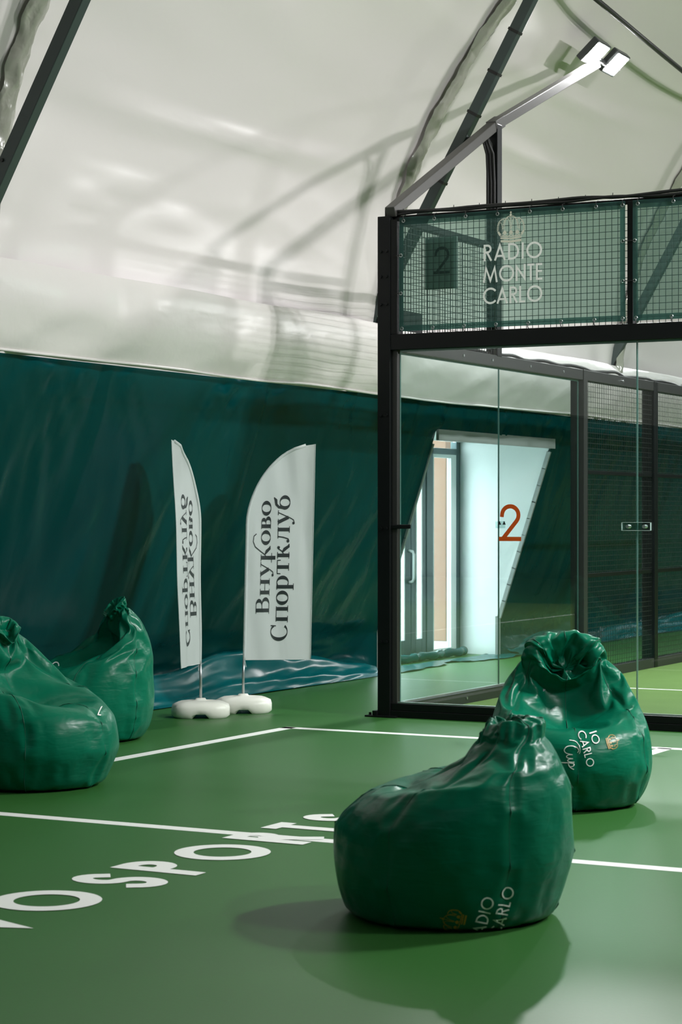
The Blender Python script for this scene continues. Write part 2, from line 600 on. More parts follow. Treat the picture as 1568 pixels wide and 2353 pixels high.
def rib_dist(y):
    return np.min(np.abs(np.asarray(y)[..., None] - np.array(RIBS)), axis=-1)


# ------------------------------------------------------------------ floor
def build_floor():
    mb = MB()
    mb.box((-2.95, HALL_Y[0], -0.10), (30.5, HALL_Y[1], 0.0))
    fl = struct(mb.build('floor', 'floor'))
    w = 0.10
    def line(x0, y0, x1, y1):
        MB().box((x0, y0, -0.001), (x1, y1, 0.0012)).build('court_line', 'paint_white', fl)
    line(-0.41, -1.14 - w / 2, 5.8, -1.14 + w / 2)
    line(-0.41, -14.3, -0.41 + w, -1.10)
    line(-0.41, -5.83 - w / 2, 5.8, -5.83 + w / 2)
    line(2.62 - w / 2, -5.83, 2.62 + w / 2, -1.14)
    sc = 0.46
    for word, end, start in (('VNUKOVO', -7.56, None), ('SPORTS', None, -7.37)):
        q, L = text_quads(word, BOLD, .20, .31 if start else .24)
        mb = MB()
        flat_text(mb, q, (2.455, start if start else end - L * sc, 0.0022), (0, 1, 0), (-1, 0, 0), sc)
        mb.build('floor_lettering', 'paint_white', fl)
    tf = struct(MB().box((0.03, 0.03, 0.0), (10, 20, 0.014)).build('floor_turf', 'turf'))
    MB().box((0.03, 3.30, 0.012), (10, 3.35, 0.0155)).build('court_line', 'paint_white', tf)
    MB().box((4.97, 3.35, 0.012), (5.02, 16.7, 0.0155)).build('court_line', 'paint_white', tf)


# ------------------------------------------------------------------ tent shell
def yrow(a, b, fine=(-9.0, 13.0), f=0.07, c=0.8):
    y = [a]
    while y[-1] < b - 1e-6:
        y.append(min(b, y[-1] + (f if fine[0] <= y[-1] < fine[1] else c)))
    return np.array(y)


OPEN = (3.95, 7.02, 2.45)       # doorway in the curtain: y0, y1, top


def build_shell():
    # roof, left half from the curtain top to the ridge and mirrored right half
    y = yrow(*HALL_Y)
    P = smooth_path(ROOF, 110)
    Y, K = np.meshgrid(y, np.arange(len(P)), indexing='ij')
    X = P[K, 0]; Z = P[K, 1]
    T = np.gradient(P, axis=0); T /= np.linalg.norm(T, axis=1)[:, None]
    N = np.stack([-T[:, 1], T[:, 0]], 1)           # outward normal (left/up)
    arcl = np.concatenate([[0], np.cumsum(np.linalg.norm(np.diff(P, axis=0), axis=1))])
    s = arcl[K]
    d = rib_dist(Y)
    belly = 0.16 * (1 - np.exp(-(d / 1.2) ** 2)) * np.clip(s / 1.2, 0, 1)
    fold = 0.022 * vnoise(s * 1.9 + 0.25 * Y, Y * 0.16) + 0.010 * vnoise(s * 4.5 + 0.3 * Y, Y * 0.35 + 9)
    ridge = 0
    for s0, yc, yw, am, sw in ((1.9, -.6, 1.7, .05, .05), (1.40, -1.9, .45, .03, .05), (1.24, -1.1, .35, .03, .05), (1.24, -2.35, .3, .025, .05), (2.6, 4.6, 1.6, .04, .05), (3.3, 5.2, 1.8, .035, .05)):
        ridge = ridge + am * np.exp(-((s - s0 - 0.05 * np.sin(Y * .9)) / sw) ** 2) * np.exp(-((Y - yc) / yw) ** 2)
    # folds that fan out from where each rib meets the sheet
    fan = 0
    for ry in RIBS:
        a = np.arctan2(Y - ry, s + 0.35)
        r = np.hypot(Y - ry, s + 0.35)
        fan = fan + 0.035 * np.sin(a * 13 + 2 * vnoise(r * 1.2, a * 2)) * np.exp(-(r / 1.3) ** 2) * (np.abs(Y - ry) > .02)
    off = belly + fold - ridge + fan
    A = np.stack([X + N[K, 0] * off, Y, Z + N[K, 1] * off], -1)
    mb = MB(); mb.grid(A)
    # right side of the arch, plain, down to the far floor
    PR = smooth_path([(14.0, 10.2), (18, 10.0), (21.5, 9.5), (24, 8.8), (25.8, 7.95), (27, 7.15), (28.6, 5.5), (29.4, 3.2), (30.3, 0)], 30)
    yr = np.linspace(*HALL_Y, 40)
    YR, KR = np.meshgrid(yr, np.arange(30), indexing='ij')
    mb.grid(np.stack([PR[KR, 0], YR, PR[KR, 1]], -1))
    struct(mb.build('ceiling', 'membrane', smooth=True))
    # end walls
    for nm, yy in (('wall_back', HALL_Y[0]), ('wall_far', HALL_Y[1])):
        poly = [(-2.3, yy, 0)] + [(x, yy, z) for x, z in ROOF] + [(x, yy, z) for x, z in PR.tolist()]
        struct(MB().quad(*poly).build(nm, 'curtain'))
    # white skirt sheet hanging over the curtain top
    PS = smooth_path([(-1.285, 3.36), (-1.27, 3.25), (-1.28, 3.05), (-1.33, 2.88), (-1.385, 2.74)], 34)
    Y, K = np.meshgrid(y, np.arange(len(PS)), indexing='ij')
    t = K / (len(PS) - 1)
    d = rib_dist(Y)
    wob = (0.018 * fbm(Y * 1.1, t * 1.4, 2) + 0.005 * vnoise(Y * 3 + t * 3, t * 3)) * np.sin(np.clip(t * 1.15, 0, 1) * PI * .5 + .1)
    bell = 0.03 * np.sin(t * PI) ** 1.0
    scal = 0.022 * np.sin(t * 9 - 1.4 * np.abs(np.sin((Y - 2.2) * PI / 5.95)) * 3) * np.exp(-(d / 1.1) ** 2) * np.sin(t * PI)
    A = np.stack([PS[K, 0] + bell + wob * 1.6 + scal * .6, Y, PS[K, 1] - 0.03 * np.sin(Y * .5) * t * 0.4 + 0.012 * vnoise(Y * .8, t * 0)], -1)
    mb = MB(); mb.grid(A)
    sk = struct(mb.build('trim_1', 'skirt', smooth=True), 'white plastic skirt hanging over the top of the green curtain wall')
    hem = MB(); hem.tube([tuple(p) for p in (A[:, -1, :] + np.array([0.006, 0, -0.004])).tolist()], 0.011, 6)
    hem.build('hem', 'skirt', sk, smooth=True)
    # seam strips of crinkled sheet running up the roof at the ribs
    for i, ry in enumerate(RIBS[2:5]):
        n = 260
        P2 = smooth_path(ROOF[1:11], n)
        T2 = np.gradient(P2, axis=0); T2 /= np.linalg.norm(T2, axis=1)[:, None]
        N2 = np.stack([T2[:, 1], -T2[:, 0]], 1)     # inward
        wdt = np.linspace(-0.10, 0.10, 12)
        I, J = np.meshgrid(np.arange(n), np.arange(12), indexing='ij')
        u = wdt[J] / 0.10
        sgap = 0.035 + 0.045 * (1 - u ** 2) + 0.012 * vnoise(I * 0.16, u * 2 + i * 7) + 0.006 * vnoise(I * 0.5, u * 4)
        yy = ry + 0.06 + wdt[J] * (1 + .25 * vnoise(I * .12, J * 0 + i * 3)) + 0.015 * vnoise(I * .2 + 40, J * 0)
        A = np.stack([P2[I, 0] + N2[I, 0] * sgap, yy, P2[I, 1] + N2[I, 1] * sgap], -1)
        mb = MB(); mb.grid(A)
        struct(mb.build('trim_%d' % (i + 2), 'pocket', smooth=True), 'crinkled seam strip welded to the white membrane behind a rafter')
    # green curtain, wall_left
    yl = yrow(HALL_Y[0], OPEN[0]); yo = yrow(OPEN[0], OPEN[1]); yr2 = yrow(OPEN[1], HALL_Y[1])
    y = np.concatenate([yl, yo[1:], yr2[1:]])
    PW = smooth_path(WALL, 150)
    zi = int(np.argmin(np.abs(PW[:, 1] - OPEN[2]))); PW[zi, 1] = OPEN[2]
    Y, K = np.meshgrid(y, np.arange(len(PW)), indexing='ij')
    X = PW[K, 0]; Z = PW[K, 1]
    off = 0.03 * vnoise(Y * .55, Z * .5)
    for k, ay in enumerate(np.arange(-20, 30, 1.15)):        # folds hanging from the fixings along the top
        ay = ay + 0.35 * math.sin(k * 2.3)
        a = np.arctan2(Y - ay, 2.95 - Z)
        r = np.hypot(Y - ay, 2.95 - Z)
        m = np.abs(Y - ay) < 2.2
        off = off + np.where(m, 0.034 * vnoise(a * 9 + k * 5.7, r * .35 + k) * np.exp(-((r - .7) / 1.1) ** 2) * np.exp(-(a / .75) ** 2), 0)
    off = off + 0.010 * vnoise(Y * 14, Z * 2) * np.exp(-((Z - 2.6) / .12) ** 2)
    dg = Y * .75 - (Z) * .55                                  # slanting pulls by the flags
    off = off + 0.038 * vnoise(dg * 6.5 + 3, (Y + Z) * .6) * np.exp(-((Z - 1.3) / .55) ** 2) * (np.exp(-((Y - 1.0) / .7) ** 2) + np.exp(-((Y - 2.9) / .8) ** 2) + .25)
    low = np.clip((0.75 - Z) / .5, 0, 1)
    off = off + low * np.clip(Z / .08, 0.25, 1) * (0.05 * fbm(Y * 1.7, Z * 5, 3) + 0.05 * vnoise(Y * .7 + 5, Z * 3))
    edge = np.exp(-((Y - OPEN[0]) / .16) ** 2) * (Y <= OPEN[0] + .01)
    off = off + 0.05 * edge * np.sin(Z * 5 + 1)
    Xo = X + off * 0.95
    Zo = Z + off * 0.3 * (Z > .6) * (np.abs(Z - OPEN[2]) > .02)
    # the sheet is fixed to the edging of the doorway, so it lies flat there
    Xs = -2.21 + .66 * np.maximum(0, Z - .42) / (2.45 - .42)
    dd = np.where(Y < (OPEN[0] + OPEN[1]) / 2, np.abs(Y - OPEN[0]), np.abs(Y - OPEN[1]))
    wgt = np.exp(-(dd / .22) ** 2) * (Z <= OPEN[2] + .02)
    Xo = Xo * (1 - wgt) + (Xs + .02) * wgt
    A = np.stack([Xo, Y, Zo], -1)
    cy = (y[:-1] + y[1:]) / 2
    keep = ~(((cy > OPEN[0]) & (cy < OPEN[1]))[:, None] & (np.arange(len(PW) - 1) < zi)[None, :])
    mb = MB(); mb.grid(A, keep)
    wl = struct(mb.build('wall_left', 'curtain', smooth=True))
    # teal flap of tarpaulin folded out along the foot of the curtain
    for a, b in ((-12.0, 3.92), (7.25, 22.0)):
        yy = np.arange(a, b, 0.06)
        pr = smooth_path([(-2.30, 0.40), (-2.235, 0.36), (-2.19, 0.22), (-2.14, 0.14), (-2.08, 0.10), (-2.05, 0.05), (-2.02, 0.012)], 40)
        YY, KK = np.meshgrid(yy, np.arange(40), indexing='ij')
        t = KK / 39
        env = np.sin(t * PI) ** .6
        wob = env * (0.040 * fbm(YY * 1.1, t * 1.6, 2) + 0.010 * vnoise(YY * 3.3 + t * 5, t * 3 + YY))
        hz = (0.6 + .4 * vnoise(YY * .8, YY * 0 + 2)) * (1.0 if a < 0 else .6)
        zz = np.maximum(pr[KK, 1] * hz * 1.1 + wob * .8, 0.006)
        A = np.stack([pr[KK, 0] + wob * .5 + 0.05 * vnoise(YY * .6, YY * 0 + 7) * t, YY, zz], -1)
        mb = MB(); mb.grid(A)
        mb.build('tarpaulin_flap', 'tarp', wl, smooth=True)
    return


def build_rafters():
    # one rafter on each frame of the hall that the photo shows
    info = {-3.7: 'dark green-grey steel rafter crossing the upper left corner',
            2.2: 'dark green-grey steel rafter behind the padel cage corner, tied with black bands',
            8.4: 'dark green-grey steel rafter behind the right banner panel'}
    for ry, lab in info.items():
        t = empty('steel_rafter', (-1.36, ry, 3.40), lab, 'rafter', group='steel rafters of the hall')
        pts = [(-1.36, 3.40), (0.30, 6.30), (1.75, 7.30), (4.0, 8.42), (7.0, 9.25), (10.5, 9.65), (14.0, 9.8)]
        loc = [(x + 1.36, 0, z - 3.40) for x, z in pts]
        mb = MB()
        for a, b in zip(loc[:-1], loc[1:]):
            mb.bar(a, b, 0.085, 0.10, up=(0, 0, 1), ext=0.02)
        mb.build('beam', 'beam_steel', t, bevel=0.006)
        d = (Vector(loc[1]) - Vector(loc[0]))
        if ry == 2.2:
            for f in (0.42, 0.62, 0.74, 0.86):
                p = Vector(loc[0]) + d * f
                MB().bar(p - d.normalized() * .012, p + d.normalized() * .012, 0.094, 0.109).build('cable_tie', 'cable', t)
            p = Vector(loc[0]) + d * 0.555
            MB().box((p.x + .02, -.03, p.z - .10), (p.x + .09, .03, p.z - .02)).build('bracket', 'black_steel', t, bevel=0.004)
        if ry == -3.7:
            p = Vector(loc[0]) + d * 0.19
            MB().tube([(p.x - .02, -.055, p.z), (p.x - .02, -.035, p.z)], .012, 8).build('bolt', 'cable', t)
            p = Vector(loc[0]) + d * 0.13
            MB().tube([(p.x - .02, -.055, p.z), (p.x - .02, -.035, p.z)], .008, 8).build('bolt', 'cable', t)
    mb = MB()
    mb.tube([(0.42, 2.2, 6.46), (0.30, 5.4, 6.30), (0.17, 8.4, 6.18)], 0.026, 10)
    tag(mb.build('roof_purlin', 'rail_steel', smooth=True), 'thin purlin bar under the membrane at the upper right, between two rafters', 'purlin')


# ------------------------------------------------------------------ doorway
def build_doorway():
    y0, y1, zt = OPEN
    xd = -2.80
    ed = np.array([(-2.21 + .66 * max(0, (z - .42)) / (2.45 - .42), z) for z in np.linspace(0, 2.44, 40)])
    def side(y, name, yd):
        # splayed reveal: yd at the door plane, y at the curtain
        f = lambda x: yd + (y - yd) * min(1.0, (x - xd) / (-2.21 - xd))
        poly = [(xd, 0)] + [(x, z) for x, z in ed.tolist()] + [(-1.54, zt), (xd, zt)]
        dy = 0.06 if y > 5 else -0.06
        mb = MB()
        fold = [(xd, 0), (-2.21, 0), (-2.21, zt), (xd, zt)]
        rest = [(x, z) for x, z in ed.tolist()] + [(-1.54, zt), (-2.21, zt)]
        for o_ in (0, dy):
            mb.quad(*[(x, f(x) + o_, z) for x, z in fold])
            mb.quad(*[(x, f(x) + o_, z) for x, z in rest])
        return struct(mb.build(name, 'reveal'))
    side(y1, 'wall_recess_right', 7.26)
    side(y0, 'wall_recess_left', 3.95)
    struct(MB().box((xd, y0 - .06, zt), (-1.56, y1 + .32, zt + .05)).build('ceiling_recess', 'reveal'))
    # grey edging round the slanting opening
    mb = MB()
    mb.bar((-1.52, y0, zt - .045), (-1.52, y1, zt - .045), 0.03, 0.11)
    for y in (y0, y1):
        w = 0.03
        p = [(x + .012, y, z) for x, z in ed[ed[:, 1] > 0.42].tolist()][::3]
        for a, b in zip(p[:-1], p[1:]):
            mb.bar(a, b, w, 0.045, up=(1, 0, 0.3), ext=.004)
    mb.bar((-2.21, y0, 0), (-2.21, y0, .45), .03, .05, up=(1, 0, 0))
    mb.bar((-2.21, y1, 0), (-2.21, y1, .45), .03, .05, up=(1, 0, 0))
    struct(mb.build('trim_5', 'trim_grey'), 'grey edging around the slanting doorway')
    # door set: frame, two leaves, side light, transom
    fr = MB()
    D = 0.07
    def fb(ya, za, yb, zb): fr.box((xd - D, ya, za), (xd + .01, yb, zb))
    fb(3.95, 0, 4.06, 2.36); fb(6.36, 0, 6.53, 2.36); fb(7.16, 0, 7.30, 2.45)
    fb(3.95, 2.30, 7.20, 2.37); fb(6.53, 0, 7.16, 0.05)
    df = struct(fr.build('door_1', 'door_frame', bevel=0.006), 'grey framed glazed entrance doors inside the white recess')
    def leaf(ya, yb, st, handle=None):
        mb = MB()
        x0, x1 = xd - .05, xd + 0.0
        mb.box((x0, ya, .01), (x1, ya + st, 2.29)); mb.box((x0, yb - st, .01), (x1, yb, 2.29))
        mb.box((x0, ya + st, .01), (x1, yb - st, .22)); mb.box((x0, ya + st, 2.18), (x1, yb - st, 2.29))
        lf = mb.build('door_leaf', 'door_frame', df, bevel=0.006)
        b = MB()
        for yy in (ya + st, yb - st - .02):
            b.box((x0 - .004, yy, .22), (x1 + .006, yy + .02, 2.18))
        b.build('glazing_bead', 'handle_white', lf)
        MB().box((xd - .03, ya + st, .22), (xd - .022, yb - st, 2.18)).build('pane', 'glass', lf)
        if handle:
            h = handle
            MB().tube([(xd + .0, h, .86), (xd + .055, h, .87), (xd + .07, h, .90), (xd + .07, h, 1.17), (xd + .055, h, 1.20), (xd, h, 1.21)], .017, 8).build('handle', 'handle_white', lf, smooth=True)
    leaf(4.06, 5.97, 0.16, 5.90)
    leaf(5.98, 6.36, 0.11)
    w = MB()
    for a, b in (((6.53, .05), (6.56, 2.30)), ((7.02, .05), (7.16, 2.30))):
        w.box((xd - .05, a[0], a[1]), (xd + .004, b[0], b[1]))
    w.box((xd - .05, 6.56, 2.26), (xd + .004, 7.02, 2.30)); w.box((xd - .05, 6.56, .05), (xd + .004, 7.02, .08))
    wn = struct(w.build('window_1', 'handle_white'), 'tall white-framed side light right of the entrance doors')
    MB().box((xd - .03, 6.56, .08), (xd - .022, 7.02, 2.26)).build('pane', 'glass', wn)
    MB().box((xd - .03, 3.98, 2.37), (xd - .022, 7.2, 2.45)).build('pane', 'glass', df)
    # rolled tarpaulin and crumpled film along the threshold
    n = 60
    path = [(-2.60 + .02 * math.sin(i * .5), 4.2 + 2.78 * i / (n - 1), .048 + .004 * math.sin(i * .9)) for i in range(n)]
    r = [.046 + .006 * math.sin(i * 1.3) for i in range(n)]
    tag(MB().tube(path, r, 12).build('rolled_tarpaulin', 'tarp', smooth=True), 'teal tarpaulin roll lying along the entrance door threshold', 'tarpaulin')
    yy = np.arange(4.15, 7.25, .04); xx = np.arange(-2.42, -1.98, .025)
    YY, XX = np.meshgrid(yy, xx, indexing='ij')
    zz = 0.008 + 0.022 * np.abs(fbm(YY * 3, XX * 9, 3))
    A = np.stack([XX + .08 * vnoise(YY * .9, XX * 0), YY, zz], -1)
    keep = (vnoise((YY[:-1, :-1]) * 1.6, XX[:-1, :-1] * 5) > -0.55 + (XX[:-1, :-1] + 2.2) * 2.6)
    tag(MB().grid(A, keep).build('crumpled_film', 'tarp', smooth=True), 'crumpled teal film spread on the floor in front of the doorway roll', 'film')
    # outside, seen through the glass
    struct(MB().box((-30, -20, -.16), (-2.96, 40, -.06)).build('pavement', 'pavement'))
    tag(MB().box((-4.55, 10.09, -.06), (-4.30, 10.33, 3.4)).build('timber_post', 'timber', bevel=0.01),
        'red-brown timber post outside, seen through the tall side light right of the doors', 'post')
    fn = empty('timber_fence', (-4.4, 8.85, -.06), 'low red-brown timber fence with white rails outside, seen through the left door leaf', 'fence')
    MB().box((-.03, -.6, 0), (.03, .28, 1.0)).build('boards', 'timber', fn)
    for z in (.80, 1.08):
        MB().box((.03, -.6, z), (.07, .28, z + .06)).build('rail', 'handle_white', fn)


# ------------------------------------------------------------------ padel cage
def wire_panel(mb, o, u, L, z0, z1, pitch=0.05, t=0.0042):
    o = Vector(o); u = Vector(u)
    n = int(round(L / pitch))
    for i in range(n + 1):
        p = o + u * (L * i / n)
        mb.bar((p.x, p.y, z0), (p.x, p.y, z1), t, t, up=(u.x, u.y, 0))
    m = int(round((z1 - z0) / pitch))
    for j in range(m + 1):
        z = z0 + (z1 - z0) * j / m
        a = o + Vector((0, 0, z - o.z)); b = a + u * L
        mb.bar(a, b, t, t)


def glass_panel(parent, lo, hi, name='glass_panel'):
    g = MB().box(lo, hi).build(name, 'glass', parent)
    return g


def build_cage():
    fr = empty('glass_fence', (0, 0, 0), 'black steel and glass end wall of the padel cage with the green banners', 'fence')
    post = MB().box((-.155, -.06, 0), (-.045, .045, 3.98)).build('corner_post', 'black_steel', fr, bevel=0.004)
    for z in (3.70, 3.50, 3.28, 1.5, .6, 2.4):
        for x in (-.125, -.075):
            MB().tube([(x, -.072, z), (x, -.058, z)], .012, 8).build('bolt', 'black_steel', post)
    MB().box((-.12, -.0, 3.8), (-.03, .09, 4.055)).build('post_cap', 'black_steel', fr, bevel=0.004)
    bp = MB(); bp.box((-.25, -.10, 0), (.02, .10, .014)); bp.box((-.19, -.085, .014), (-.15, .06, .05))
    bp.build('base_plate', 'black_steel', fr, bevel=0.003)
    for x in (-.22, -.175):
        MB().tube([(x, -.06, .014), (x, -.06, .035)], .011, 6).build('bolt', 'black_steel', fr)
    MB().box((-.05, -.05, 2.915), (6.2, .05, 3.04)).build('middle_rail', 'black_steel', fr, bevel=0.004)
    mb = MB(); mb.box((-.05, -.05, 0), (6.2, .05, .055)); mb.box((-.05, -.04, .055), (6.2, .04, .112))
    mb.build('base_rail', 'black_steel', fr, bevel=0.004)
    MB().box((-.05, -.012, .112), (6.2, .02, .122)).build('sill_strip', 'galv', fr)
    MB().box((-.045, .0, 3.945), (6.2, .04, 3.985)).build('top_rail', 'black_steel', fr, bevel=0.004)
    MB().box((-.045, -.02, .11), (.0, .05, 2.93)).build('inner_post', 'rail_steel', fr, bevel=0.003)
    MB().box((-.045, -.05, 3.04), (.015, .05, 3.95)).build('inner_post', 'black_steel', fr, bevel=0.003)
    for x in (1.955, 3.97, 5.98):
        MB().box((x - .022, -.03, 3.03), (x + .022, .04, 3.96)).build('mullion', 'black_steel', fr, bevel=0.003)
    xs = [0.02, 2.005, 4.01, 6.0]
    for a, b in zip(xs[:-1], xs[1:]):
        g = glass_panel(fr, (a, -.006, .118), (b - .008, .006, 2.92))
        e = MB(); e.box((a - .001, -.007, .118), (a + .001, .007, 2.92)); e.box((b - .009, -.007, .118), (b - .0065, .007, 2.92))
        e.box((a, -.0065, 2.90), (b - .008, .0065, 2.917))
        e.build('glass_edge', 'glass_edge', g)
    for a, b in ((.0, 1.94), (1.97, 3.95), (3.99, 5.96)):
        mb = MB(); wire_panel(mb, (a, .022, 0), (1, 0, 0), b - a, 3.04, 3.95)
        mb.build('wire_mesh', 'wire', fr)
    # clamps
    c = MB(); c.bar((-.05, -.03, 1.512), (.12, -.02, 1.515), .016, .034)
    c.build('glass_clamp', 'black_steel', fr, bevel=0.006)
    for zc, nm in ((1.52, 1),):
        cl = MB().box((1.885, -.026, zc - .032), (2.115, -.008, zc + .032)).build('clear_clamp', 'acrylic', fr)
        ed = MB()
        for a, b in (((1.885, zc - .032), (2.115, zc - .029)), ((1.885, zc + .029), (2.115, zc + .032)), ((1.885, zc - .032), (1.888, zc + .032)), ((2.112, zc - .032), (2.115, zc + .032))):
            ed.box((a[0], -.0265, a[1]), (b[0], -.0075, b[1]))
        ed.build('clamp_edge', 'clamp_edge', cl)
        for x in (1.935, 2.065):
            MB().tube([(x, -.034, zc), (x, .02, zc)], .014, 10).build('bolt', 'galv', cl)
    # orange number stuck on the glass
    mb = MB(); q, L = text_quads('2', caps_font(.115), .115)
    flat_text(mb, q, (.885, -.0085, 1.405), (1, 0, 0), (0, 0, 1), .285)
    mb.build('court_number', 'orange', fr)['label'] = 'orange number 2'
    # cable bundle along the top rail
    for k in range(2):
        path = [(-.03 + i * .08, -.012 + .006 * math.sin(i * 1.1 + k), 3.992 + .012 * k + .010 * abs(math.sin(i * .23 + k)) + .006 * math.sin(i * .61 + k * 2)) for i in range(78)]
        MB().tube(path, .013, 8).build('cable', 'cable', fr, smooth=True)
    for i in range(9):
        MB().tube([(.05 + i * .22, -.01, 4.0), (.055 + i * .22, -.02, 4.035)], .003, 5).build('cable_tie', 'cable', fr)

    # ---------------- side wall of the cage, running away from the corner
    sd = empty('glass_fence', (0, .1, 0), 'black steel side wall of the padel cage, glass then wire panels, running to the back', 'fence')
    def part(mb, n, m, bevel=0.0, parent=None, smooth=False):
        mb.v = [(x, y - (.1 if parent is None or parent is sd else .1), z) for x, y, z in mb.v]
        return mb.build(n, m, parent or sd, bevel=bevel, smooth=smooth)
    part(MB().box((-.055, .06, 2.90), (.045, 12.0, 3.0)), 'middle_rail', 'rail_steel', .004)
    for y in (.45, 1.15, 1.75, 2.6, 3.4, 5.0):
        part(MB().tube([(.045, y, 2.95), (.052, y, 2.95)], .012, 8), 'bolt', 'galv')
    part(MB().box((-.05, .06, 0), (.05, 12.0, .112)), 'base_rail', 'rail_steel', .004)
    for y in (.5, 1.2, 2.6):
        part(MB().tube([(.05, y, .06), (.058, y, .06)], .012, 8), 'bolt', 'galv')
    part(MB().box((-.01, .06, .112), (.02, 3.88, .122)), 'sill_strip', 'galv')
    for a, b in ((.03, 1.985), (1.99, 3.88)):
        g = part(MB().box((-.006, a, .118), (.006, b, 2.905)), 'glass_panel', 'glass')
        e = MB(); e.box((-.006, a - .001, .118), (.006, a + .001, 2.905)); e.box((-.006, b - .0015, .118), (.006, b + .0005, 2.905)); e.box((-.0065, a, 2.885), (.0065, b, 2.902))
        part(e, 'glass_edge', 'glass_edge', parent=g)
    for y in (3.95, 5.97, 8.0, 10.0, 12.0):
        part(MB().box((-.085, y - .05, 0), (.055, y + .05, 3.0)), 'post', 'rail_steel' if y < 5 else 'black_steel', .004)
    for a, b in ((4.0, 5.92), (6.02, 7.95), (8.05, 9.95), (10.05, 11.95)):
        mb = MB(); wire_panel(mb, (.02, a, 0), (0, 1, 0), b - a, .11, 2.9)
        part(mb, 'wire_mesh', 'wire')
        for z in (1.02, 2.02):
            part(MB().box((-.03, a, z - .02), (.03, b, z + .02)), 'cross_rail', 'black_steel', .003)
    part(MB().box((-.03, .06, 3.92), (.03, 1.85, 3.975)), 'top_rail', 'black_steel', .004)
    mb = MB(); wire_panel(mb, (.0, .08, 0), (0, 1, 0), 1.75, 3.0, 3.92)
    part(mb, 'wire_mesh', 'wire')
    part(MB().box((-.012, .06, 3.08), (.012, .42, 3.24)), 'gusset_plate', 'black_steel')
    path = [(-.01 + .012 * math.sin(i * .7), .1 + i * .1, 3.012 + .014 * abs(math.sin(i * .37)) + .012 * vnoise(i * .31, 2.0)) for i in range(115)]
    part(MB().tube([tuple(map(float, p)) for p in path], .016, 8), 'cable', 'cable', smooth=True)
    cl = part(MB().box((.008, 1.90, 1.49), (.024, 2.08, 1.55)), 'clear_clamp', 'acrylic')
    for y in (1.94, 2.04):
        part(MB().lathe([(.001, 0), (.016, .001), (.006, .02), (.006, .03)], (0, 0, 0), 10), 'bolt', 'black_steel', parent=cl).location = (.03, y, 1.52)

    # ---------------- lamp mast and arm
    ms = empty('lamp_mast', (0, 1.9, 3.0), 'black mast on the cage side carrying the long arm of the floodlight', 'lamp mast')
    def mp(mb, n, m, bevel=0.0, smooth=False):
        mb.v = [(x, y - 1.9, z - 3.0) for x, y, z in mb.v]
        return mb.build(n, m, ms, bevel=bevel, smooth=smooth)
    mp(MB().box((-.06, 1.85, 2.99), (.05, 1.95, 5.02)), 'mast', 'black_steel', .005)
    mp(MB().bar((-.045, -.03, 4.02), (0, 1.92, 5.03), .085, .085, ext=.02), 'arm', 'arm_steel', .006)
    mp(MB().bar((0, 1.92, 5.03), (0.0, 4.35, 6.02), .085, .085, ext=.02), 'arm', 'arm_steel', .006)
    mp(MB().bar((-.002, 1.84, 4.99), (-.002, 2.02, 5.07), .098, .10), 'sleeve', 'arm_steel', .006)
    g = [(0, 1.86, 4.55), (0, 1.845, 4.72), (0, 1.80, 4.84), (0, 1.70, 4.90)]
    mp(MB().tube(g, .02, 8), 'gusset', 'black_steel', smooth=True)
    for k in range(3):
        mp(MB().tube([(-.03 + k * .03, 1.825, 3.0), (-.03 + k * .03, 1.828, 4.5), (-.03 + k * .03, 1.80, 4.75), (-.03 + k * .02, 1.70, 4.89)], .012, 6), 'cable', 'cable', smooth=True)
    return fr


def build_floodlight(x, y, z, face, label, lens='lens', tilt=48):
    """twin-head floodlight; face = +1 looks towards +X"""
    t = empty('floodlight', (x, y, z), label, 'floodlight', group='court floodlights')
    MB().bar((0, -.42, .0), (0, .42, .0), .06, .06).build('cross_bar', 'lamp_body', t, bevel=.004)
    tilt = R(tilt)
    d = Vector((face * math.cos(tilt) * 1.0, 0, -math.sin(tilt)))     # beam direction
    up = Vector((face * math.sin(tilt), 0, math.cos(tilt)))
    for s in (-1, 1):
        c = Vector((face * .05, s * .27, .04))
        hd = MB(); hd.bar(c - d * .04, c + d * .035, .34, .26, up=up)
        h = hd.build('lamp_head', 'lamp_body', t, bevel=.01)
        ln = MB()
        e = c + d * .037
        sv = Vector((0, 1, 0))
        p = [e + sv * (.145 * a) + up * (.105 * b) for a, b in ((-1, -1), (1, -1), (1, 1), (-1, 1))]
        nrm = (p[1] - p[0]).cross(p[2] - p[1])
        if nrm.dot(d) < 0: p.reverse()
        ln.quad(*p)
        ln.build('lens', lens, h)
        MB().box((-.02 + c.x - .03, c.y - .16, -.01), (c.x + .01, c.y + .16, .03)).build('yoke', 'lamp_body', t)
    return t


def build_lights():
    lab = {0: 'twin-head floodlight shining at the end of the arm above the cage'}
    pos = [(0.0, 4.45, 6.06, 1), (10.0, 3.8, 6.06, -1), (0.0, 15.5, 6.06, 1), (10.0, 15.5, 6.06, -1),
           (7.6, -1.8, 6.1, -1), (10.4, -5.8, 6.1, -1)]
    for i, (x, y, z, f) in enumerate(pos):
        l = build_floodlight(x, y, z, f, lens='lens' if i < 4 else ('lens_near' if i == 4 else 'lens_small'), tilt=48 if i < 4 else 64, label=lab.get(i, ['', 'twin-head floodlight over the right side of the cage, out of view', 'twin-head floodlight over the far left of the cage, out of view', 'twin-head floodlight over the far right of the cage, out of view',
                                                    'twin-head floodlight on a mast right of the beanbags, out of view', 'twin-head floodlight on a mast to the right of the camera, out of view'][i] if i else ''))
        if i:
            # its own mast down to the floor
            mz = MB().box((-.05 - f * .05, -.05, -z), (.05 - f * .05, .05, 0.0))
            mz.build('mast', 'black_steel', l)


